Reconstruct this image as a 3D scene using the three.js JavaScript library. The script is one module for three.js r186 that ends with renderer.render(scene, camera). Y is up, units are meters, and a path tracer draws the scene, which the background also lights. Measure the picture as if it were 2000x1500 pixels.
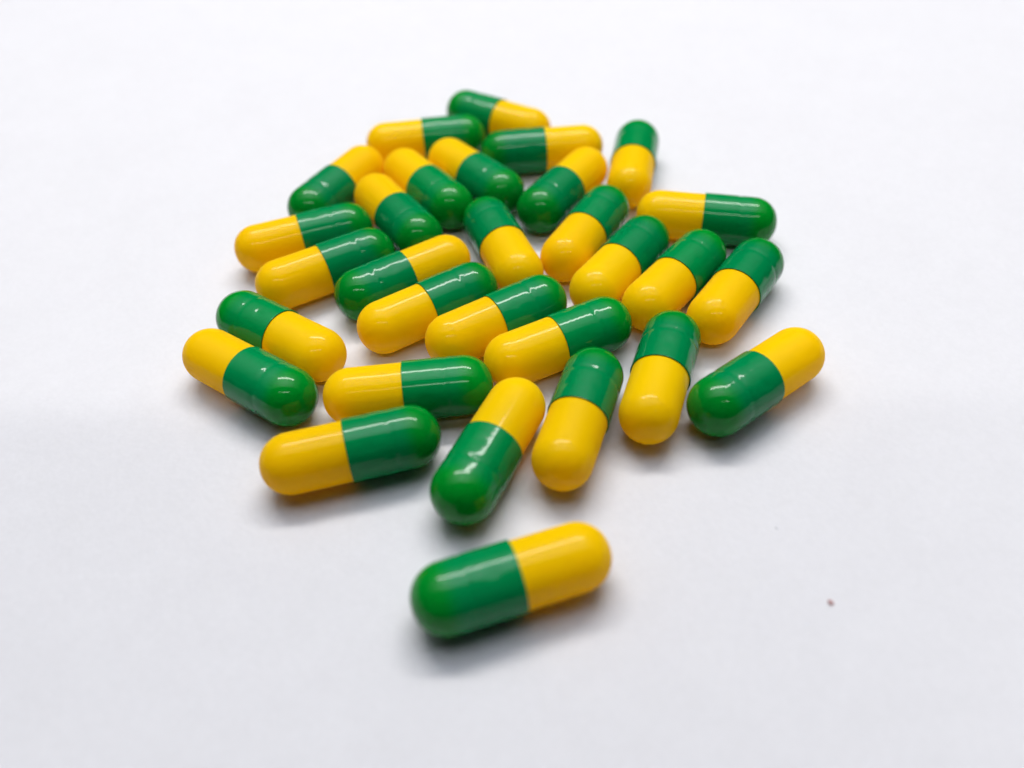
import * as THREE from 'three';
import { RectAreaLightUniformsLib } from 'three/addons/lights/RectAreaLightUniformsLib.js';
import { RoundedBoxGeometry } from 'three/addons/geometries/RoundedBoxGeometry.js';
import { mergeVertices } from 'three/addons/utils/BufferGeometryUtils.js';
RectAreaLightUniformsLib.init();

const mm = 0.001;
const scene = new THREE.Scene();

// ---------------------------------------------------------------- camera: a phone held close over the paper
const camera = new THREE.PerspectiveCamera(49.8, 1024 / 768, 0.005, 40);
{
  const pitch = 0.789425, roll = 0.048612;
  const right = new THREE.Vector3(1, 0, 0);
  const forward = new THREE.Vector3(0, -Math.sin(pitch), -Math.cos(pitch));
  const up = new THREE.Vector3(0, Math.cos(pitch), -Math.sin(pitch));
  const c = Math.cos(roll), s = Math.sin(roll);
  const r2 = right.clone().multiplyScalar(c).addScaledVector(up, -s);
  const u2 = right.clone().multiplyScalar(s).addScaledVector(up, c);
  camera.quaternion.setFromRotationMatrix(new THREE.Matrix4().makeBasis(r2, u2, forward.clone().negate()));
  camera.position.set(0, 69.63 * mm, 0);
  camera.focus = 0.0975;
  camera.userData.fStop = 11.5;
}

// ---------------------------------------------------------------- light: two long tube lamps under a white ceiling
function stripLamp(name, label, [x, y, z], length, width, target, down, up, tint) {
  const lamp = new THREE.Group(); lamp.name = name; lamp.position.set(x, y, z);
  lamp.userData = { label, category: 'lamp', group: 'tube lamps above the paper' };
  scene.add(lamp);
  lamp.lookAt(new THREE.Vector3(...target));           // +z of the group points at the target
  const housing = new THREE.Mesh(new RoundedBoxGeometry(length + 0.03, width * 1.25, 0.024, 3, 0.006), new THREE.MeshStandardMaterial({ color: 0xd8d8d8, roughness: 0.5 }));
  housing.name = 'housing'; housing.position.z = -0.018; lamp.add(housing);
  const glow = new THREE.MeshStandardMaterial({ color: 0xffffff, emissive: tint, emissiveIntensity: 1.5 });
  const tube = new THREE.Mesh(new RoundedBoxGeometry(length, width, 0.005, 2, 0.002), glow);
  tube.name = 'tube'; tube.position.z = -0.0035; lamp.add(tube);
  const light = new THREE.RectAreaLight(tint, down, length, width);
  light.position.z = 0.0005; light.rotation.y = Math.PI; lamp.add(light);
  if (up) {
    const upper = new THREE.Mesh(new RoundedBoxGeometry(length, width, 0.005, 2, 0.002), glow);
    upper.name = 'upper_tube'; upper.position.z = -0.0325; lamp.add(upper);
    const l2 = new THREE.RectAreaLight(tint, up, length, width);
    l2.position.z = -0.0365; lamp.add(l2);
  }
  return lamp;
}
const lampTint = new THREE.Color().setRGB(1.0, 0.985, 0.97);
stripLamp('tube_lamp', 'slim white tube lamp on the far side of the heap', [0.008, 0.50, -0.33], 0.50, 0.056, [0, 0, -0.085], 31, 895, lampTint);
stripLamp('tube_lamp_001', 'slim white tube lamp high behind the photographer', [0.0, 1.35, 0.70], 1.3, 0.045, [0, 0, -0.085], 24, 0, lampTint);

const renderer = new THREE.WebGLRenderer({ antialias: true });
renderer.toneMapping = THREE.LinearToneMapping;
renderer.toneMappingExposure = 1;
renderer.shadowMap.enabled = true;

// ---------------------------------------------------------------- helpers
function rng(seed) { return () => { seed |= 0; seed = seed + 0x6D2B79F5 | 0; let t = Math.imul(seed ^ seed >>> 15, 1 | seed); t = t + Math.imul(t ^ t >>> 7, 61 | t) ^ t; return ((t ^ t >>> 14) >>> 0) / 4294967296; }; }
function noiseTexture(size, seed, cells, base, span, srgb) {   // tileable value noise in several octaves
  const rand = rng(seed), data = new Uint8Array(size * size * 4);
  const grids = cells.map(([n, w]) => ({ n, w, g: Float32Array.from({ length: n * n }, () => rand()) }));
  const total = cells.reduce((a, c) => a + c[1], 0);
  const sm = (t) => t * t * (3 - 2 * t);
  for (let j = 0; j < size; j++) for (let i = 0; i < size; i++) {
    let v = 0;
    for (const { n, w, g } of grids) {
      const x = i / size * n, y = j / size * n, x0 = Math.floor(x), y0 = Math.floor(y), fx = sm(x - x0), fy = sm(y - y0);
      const a = g[(y0 % n) * n + x0 % n], b = g[(y0 % n) * n + (x0 + 1) % n], c = g[((y0 + 1) % n) * n + x0 % n], d = g[((y0 + 1) % n) * n + (x0 + 1) % n];
      v += w * ((a * (1 - fx) + b * fx) * (1 - fy) + (c * (1 - fx) + d * fx) * fy);
    }
    v /= total;
    const o = (j * size + i) * 4;
    for (let k = 0; k < 3; k++) data[o + k] = Math.max(0, Math.min(255, Math.round(base[k] + span * (v - 0.5))));
    data[o + 3] = 255;
  }
  const t = new THREE.DataTexture(data, size, size, THREE.RGBAFormat);
  t.wrapS = t.wrapT = THREE.RepeatWrapping; t.magFilter = THREE.LinearFilter; t.minFilter = THREE.LinearMipmapLinearFilter; t.generateMipmaps = true;
  if (srgb) t.colorSpace = THREE.SRGBColorSpace;
  t.needsUpdate = true;
  return t;
}

// ---------------------------------------------------------------- setting: white paper, white ceiling
{
  const paperColor = noiseTexture(1024, 5, [[16, 0.7], [64, 0.8], [256, 1], [512, 1]], [204, 202, 202], 7, true);
  const paperBump = noiseTexture(1024, 9, [[128, 0.6], [256, 1], [512, 1]], [128, 128, 128], 200, false);
  for (const t of [paperColor, paperBump]) t.repeat.set(6, 6);
  const paper = new THREE.Mesh(new RoundedBoxGeometry(0.9, 0.002, 0.9, 2, 0.0006), new THREE.MeshStandardMaterial({ map: paperColor, bumpMap: paperBump, bumpScale: 0.00003, roughness: 0.82 }));
  paper.name = 'paper_surface'; paper.position.set(0, -0.001, -0.12);
  paper.userData = { kind: 'structure', label: 'smooth white paper surface under all the capsules', category: 'surface' };
  scene.add(paper);
  const ceiling = new THREE.Mesh(new THREE.BoxGeometry(5, 0.05, 3.6), new THREE.MeshStandardMaterial({ color: new THREE.Color().setRGB(0.71, 0.77, 0.90), roughness: 1 }));
  ceiling.name = 'ceiling'; ceiling.position.set(0, 1.75, -1.6);
  ceiling.userData = { kind: 'structure', label: 'plain white ceiling above the paper', category: 'ceiling' };
  scene.add(ceiling);
}

// ---------------------------------------------------------------- the phone that takes the picture: it keeps the rear lamp off the near capsules
{
  const phone = new THREE.Group(); phone.name = 'smartphone';
  phone.userData = { label: 'dark smartphone held over the paper in landscape position', category: 'phone' };
  phone.quaternion.copy(camera.quaternion);
  phone.position.copy(camera.position).add(new THREE.Vector3(-0.032, -0.012, 0.012).applyQuaternion(camera.quaternion));
  const shell = new THREE.Mesh(new RoundedBoxGeometry(0.16, 0.076, 0.0085, 4, 0.004), new THREE.MeshStandardMaterial({ color: new THREE.Color().setRGB(0.02, 0.02, 0.022), roughness: 0.5 }));
  shell.name = 'shell'; phone.add(shell);
  const lens = new THREE.Mesh(new THREE.CylinderGeometry(0.006, 0.0065, 0.0016, 40), new THREE.MeshStandardMaterial({ color: new THREE.Color().setRGB(0.01, 0.01, 0.012), roughness: 0.15 }));
  lens.name = 'lens_ring'; lens.rotation.x = Math.PI / 2; lens.position.set(0.032, 0.012, -0.0049); phone.add(lens);
  scene.add(phone);
}

// ---------------------------------------------------------------- capsules
const LENGTH = 19.1, CAP_R = 3.45, BODY_R = 3.285, RIM = -0.45, HALF = LENGTH / 2;
const CAP_DOME = 3.35, BODY_DOME = 3.25;
function wave(rand, n, lo, hi) {                               // fine moulding ripple along the axis
  const terms = Array.from({ length: n }, () => [lo + (hi - lo) * rand(), rand() * 6.283, rand() - 0.5]);
  return (s) => terms.reduce((a, [k, p, w]) => a + w * Math.sin(k * s + p), 0);
}
function revolve(profile, segments, dent) {
  // profile: [radius, y] from one end to the other in mm; the surface of revolution about y with normals from the mesh
  const pos = [], uv = [], index = [], rows = profile.length;
  for (let i = 0; i < rows; i++) for (let j = 0; j <= segments; j++) {
    const a = j / segments * Math.PI * 2, [r0, y] = profile[i];
    const r = Math.max(0, r0 - (r0 > 0.5 && dent ? dent(a, y) : 0));
    pos.push(r * Math.cos(a) * mm, y * mm, r * Math.sin(a) * mm); uv.push(j / segments, i / (rows - 1));
  }
  for (let i = 0; i < rows - 1; i++) for (let j = 0; j < segments; j++) {
    const a = i * (segments + 1) + j, b = a + 1, c = a + segments + 1, d = c + 1;
    index.push(a, c, b, b, c, d);
  }
  let g = new THREE.BufferGeometry();
  g.setAttribute('position', new THREE.Float32BufferAttribute(pos, 3));
  g.setIndex(index);
  g = mergeVertices(g, 1e-8);
  g.computeVertexNormals();
  return g;
}
const GROOVE = RIM + 4.75;
function capGeometry(seed) {
  const rand = rng(seed), ripple = wave(rand, 7, 4, 14), lump = wave(rand, 4, 0.6, 1.8);
  const prof = [];
  prof.push([BODY_R + 0.012, RIM + 0.25], [BODY_R + 0.012, RIM + 0.02], [BODY_R + 0.03, RIM], [CAP_R - 0.035, RIM], [CAP_R - 0.012, RIM + 0.012], [CAP_R, RIM + 0.04]);
  const y1 = HALF - CAP_DOME, rows = 96;
  for (let i = 1; i <= rows; i++) {
    const y = RIM + 0.04 + (y1 - RIM - 0.04) * i / rows;
    const ring = Math.exp(-Math.pow((y - GROOVE) / 0.36, 2));
    const taper = 0.02 * Math.max(0, (y - GROOVE) / (y1 - GROOVE));
    prof.push([CAP_R - 0.055 * ring - taper + 0.0011 * ripple(y) + 0.002 * lump(y), y]);
  }
  const last = prof[prof.length - 1][0];
  for (let i = 1; i <= 30; i++) {
    const t = i / 30 * Math.PI / 2;
    prof.push([i === 30 ? 0 : last * Math.pow(Math.cos(t), 0.94), y1 + CAP_DOME * Math.pow(Math.sin(t), 1.0)]);
  }
  // shallow oval lock dimples pressed into the cap, and slow unevenness around it
  const dimples = [];
  const n = 4 + Math.floor(rand() * 2), start = rand() * 6.283;
  for (let k = 0; k < n; k++) dimples.push([start + k / n * 6.283 + (rand() - 0.5) * 0.3, RIM + 2.3 + (rand() - 0.5) * 0.25, 0.045 + 0.04 * rand()]);
  const fine = Array.from({ length: 9 }, () => [2 + Math.floor(rand() * 5), (rand() < 0.5 ? -1 : 1) * (1.5 + 6 * rand()), rand() * 6.283, 0.0009 * rand()]);
  const soft = [rand() * 6.283, rand() * 6.283, rand() * 6.283];
  const dent = (a, y) => {
    let d = 0.004 * Math.sin(2 * a + soft[0] + 0.5 * y) + 0.003 * Math.sin(3 * a + soft[1] - 0.8 * y);
    for (const [ka, ky, p, w] of fine) d += w * Math.sin(ka * a + ky * y + p);
    for (const [da, dy, depth] of dimples) {
      let x = a - da; x -= Math.round(x / 6.2832) * 6.2832; x *= CAP_R;
      const q = (x / 0.5) ** 2 + ((y - dy) / 0.7) ** 2;
      if (q < 6) d += depth * Math.exp(-q);
    }
    return y < RIM + 0.1 ? 0 : d * Math.min(1, (y - RIM) / 0.8);
  };
  const g = revolve(prof, 72, dent);
  // the thin single-walled dome shows a yellower green than the double-walled sleeve
  const p = g.attributes.position, col = new Float32Array(p.count * 3);
  const sleeve = [0.0004, 0.19, 0.05], dome = [0.0004, 0.2, 0.017];
  for (let i = 0; i < p.count; i++) {
    const y = p.getY(i) / mm, k = THREE.MathUtils.smoothstep(y, GROOVE + 0.7, y1 + 0.9);
    for (let c = 0; c < 3; c++) col[i * 3 + c] = sleeve[c] + (dome[c] - sleeve[c]) * k;
  }
  g.setAttribute('color', new THREE.BufferAttribute(col, 3));
  return g;
}
function bodyGeometry(seed) {
  const rand = rng(seed), ripple = wave(rand, 6, 3, 11), lump = wave(rand, 4, 0.5, 1.6);
  const prof = [];
  const y0 = -HALF + BODY_DOME, y1 = RIM + 1.2, rows = 64;
  for (let i = 0; i < 30; i++) {
    const t = (1 - i / 30) * Math.PI / 2;
    prof.push([i === 0 ? 0 : BODY_R * Math.pow(Math.cos(t), 0.94), y0 - BODY_DOME * Math.sin(t)]);
  }
  for (let i = 0; i <= rows; i++) { const y = y0 + (y1 - y0) * i / rows; prof.push([BODY_R + (y < RIM - 0.05 ? 0.0007 * ripple(y) + 0.002 * lump(y) - 0.004 : -0.004), y]); }
  prof.push([0, y1]);
  return revolve(prof, 64, null);
}
const capGeometries = [11, 23, 37, 41, 59].map(capGeometry);
const bodyGeometries = [7, 19, 31].map(bodyGeometry);
// batches of gelatin differ a little in dye
const greenGelatin = [[1, 1, 1], [1, 0.93, 0.97], [1, 1.05, 0.92]].map((c) => new THREE.MeshPhysicalMaterial({ color: new THREE.Color().setRGB(...c), vertexColors: true, roughness: 0.09, ior: 1.4, specularIntensity: 0.62 }));
const yellowGelatin = [[0.995, 0.66, 0.0004], [0.99, 0.64, 0.0004], [0.995, 0.675, 0.0004]].map((c) => new THREE.MeshPhysicalMaterial({ color: new THREE.Color().setRGB(...c), roughness: 1, ior: 1.4, specularIntensity: 0.06, transmission: 0.38, thickness: 0, clearcoat: 0.3, clearcoatRoughness: 0.09 }));

function capsule(name, x, z, turn, roll, variant, label, group) {
  const g = new THREE.Group(); g.name = name;
  g.userData = { label, category: 'capsule', group };
  // axis: from the yellow end to the green end along (cos turn, 0, sin turn)
  const axis = new THREE.Vector3(Math.cos(turn), 0, Math.sin(turn));
  const q = new THREE.Quaternion().setFromUnitVectors(new THREE.Vector3(0, 1, 0), axis);
  g.quaternion.copy(q).multiply(new THREE.Quaternion().setFromAxisAngle(new THREE.Vector3(0, 1, 0), roll));
  g.position.set(x * mm, (CAP_R + 0.012) * mm, z * mm);
  const cap = new THREE.Mesh(capGeometries[variant % 5], greenGelatin[Math.floor(variant / 5) % 3]); cap.name = 'cap';
  const body = new THREE.Mesh(bodyGeometries[variant % 3], yellowGelatin[Math.floor(variant / 7) % 3]); body.name = 'body';
  g.add(cap, body); scene.add(g);
  return g;
}
const SPOTS = [
  [-0.21, -127.09, 214.2, 'capsule at the end of the heap farthest from the lone capsule'],
  [-11.80, -121.55, 354.5, 'capsule lying across the yellow ends of two parallel slanting capsules, beside the farthest one'],
  [6.45, -116.79, 176.2, 'capsule broadside between the farthest capsule and one slanting the other way'],
  [-24.56, -108.80, 121.2, "outer capsule with its green end beside two yellow ends at the heap's corner"],
  [-11.13, -107.41, 55.4, 'middle one of three parallel slanting capsules with yellow ends together'],
  [-4.02, -110.17, 51.3, 'innermost of three parallel slanting capsules, yellow end against a broadside green cap'],
  [8.92, -105.29, 126.2, 'capsule with its yellow end tucked between a broadside capsule and a capsule pointing outward'],
  [20.00, -111.60, 283.3, 'capsule pointing its green end straight out of the heap, away from the lone capsule'],
  [-15.13, -100.42, 58.1, "outermost of three parallel slanting capsules, beside the outer pair's green caps"],
  [-27.68, -96.13, 341.2, 'outer capsule of a parallel pair with yellow ends pointing off the heap'],
  [-23.74, -88.83, 331.7, 'inner capsule of a parallel pair with yellow ends pointing off the heap'],
  [-13.34, -86.20, 148.7, 'capsule with green end against a yellow end, lying opposite way to both neighbours'],
  [-0.43, -92.08, 251.7, 'capsule standing crosswise in the middle of heap, green end between two green caps'],
  [11.11, -94.20, 301.4, "first of four parallel capsules in a row, the one at the heap's middle"],
  [27.91, -96.14, 14.2, 'capsule lying across the green ends of a row of four parallel capsules'],
  [14.92, -86.68, 307.5, "second of four parallel capsules in a row, counted from the heap's middle"],
  [21.41, -83.08, 311.0, "third of four parallel capsules in a row, counted from the heap's middle"],
  [28.56, -80.26, 307.2, "last of four parallel capsules in a row, at the heap's outer edge"],
  [-9.87, -79.80, 328.5, 'first of three parallel capsules in a row, yellow end over open white paper'],
  [-1.40, -76.66, 329.8, 'middle one of three parallel capsules in a row, hemmed in on both sides'],
  [5.80, -72.23, 334.4, 'last of three parallel capsules in a row, behind two upright side-by-side capsules'],
  [-27.79, -75.85, 215.9, "inner capsule of a head-to-tail pair at the heap's outer corner"],
  [-30.31, -69.07, 35.9, "outer capsule of a head-to-tail pair at the heap's outer corner"],
  [-11.64, -65.36, 355.9, 'broadside capsule partly hidden behind a parallel broadside capsule'],
  [16.83, -65.97, 290.6, 'capsule whose yellow end is touched by the green end of an outlying capsule'],
  [27.34, -64.36, 145.0, "outlying capsule with its green end against another capsule's yellow end"],
  [-17.18, -57.02, 346.9, "broadside capsule at heap's edge with bare paper all along one side"],
  [-2.55, -56.39, 116.7, 'capsule with its green end pointing at the lone capsule'],
  [7.05, -60.28, 290.3, 'capsule lying head-to-tail against the one pointing its green end at the lone capsule'],
  [-0.83, -40.74, 163.4, 'lone capsule lying apart from the heap on bare white paper'],
];
const G = 'green and yellow capsules heaped on the paper';
const turnRand = rng(2024);
SPOTS.forEach(([x, z, deg, label], i) => {
  capsule(i ? 'capsule_' + String(i).padStart(3, '0') : 'capsule', x, z, THREE.MathUtils.degToRad(deg), turnRand() * 6.283, Math.floor(turnRand() * 60), label, G);
});

// ---------------------------------------------------------------- specks on the paper
function speck(name, x, z, sx, sy, sz, turn, color, label, seed) {
  const rand = rng(seed), geo = mergeVertices(new THREE.IcosahedronGeometry(1, 2).deleteAttribute('normal').deleteAttribute('uv'));
  const p = geo.attributes.position;
  for (let i = 0; i < p.count; i++) { const k = 0.75 + 0.5 * rand(); p.setXYZ(i, p.getX(i) * k * sx * mm, p.getY(i) * k * sy * mm, p.getZ(i) * k * sz * mm); }
  geo.computeVertexNormals();
  const m = new THREE.Mesh(geo, new THREE.MeshStandardMaterial({ color: new THREE.Color().setRGB(...color), roughness: 0.9 }));
  m.name = name; m.position.set(x * mm, sy * 0.7 * mm, z * mm); m.rotation.y = turn;
  m.userData = { label, category: 'speck', group: 'dust specks on the paper' };
  scene.add(m);
}
speck('crumb', 28.46, -38.52, 0.2, 0.13, 0.27, 0.5, [0.40, 0.20, 0.18], 'tiny reddish brown crumb lying on the bare paper', 3);
speck('dust_speck', 25.68, -47.0, 0.08, 0.04, 0.2, 0.4, [0.55, 0.55, 0.56], 'faint grey dust speck on the heap side of the brown crumb', 4);
speck('dust_speck_001', 25.65, -36.49, 0.07, 0.03, 0.2, -0.8, [0.6, 0.6, 0.62], 'faint pale grey dust speck close beside the brown crumb', 5);
speck('dust_speck_002', -36.49, -47.67, 0.06, 0.03, 0.2, 0.3, [0.6, 0.6, 0.62], 'faint grey dust speck alone on paper past the head-to-tail pair', 6);
speck('dust_speck_003', -5.51, -31.14, 0.1, 0.02, 0.12, -0.9, [0.64, 0.64, 0.66], 'faint pale dust speck on paper beside the lone capsule', 7);

scene.traverse((o) => { if (o.isMesh) { o.castShadow = true; o.receiveShadow = true; } });
renderer.render(scene, camera);
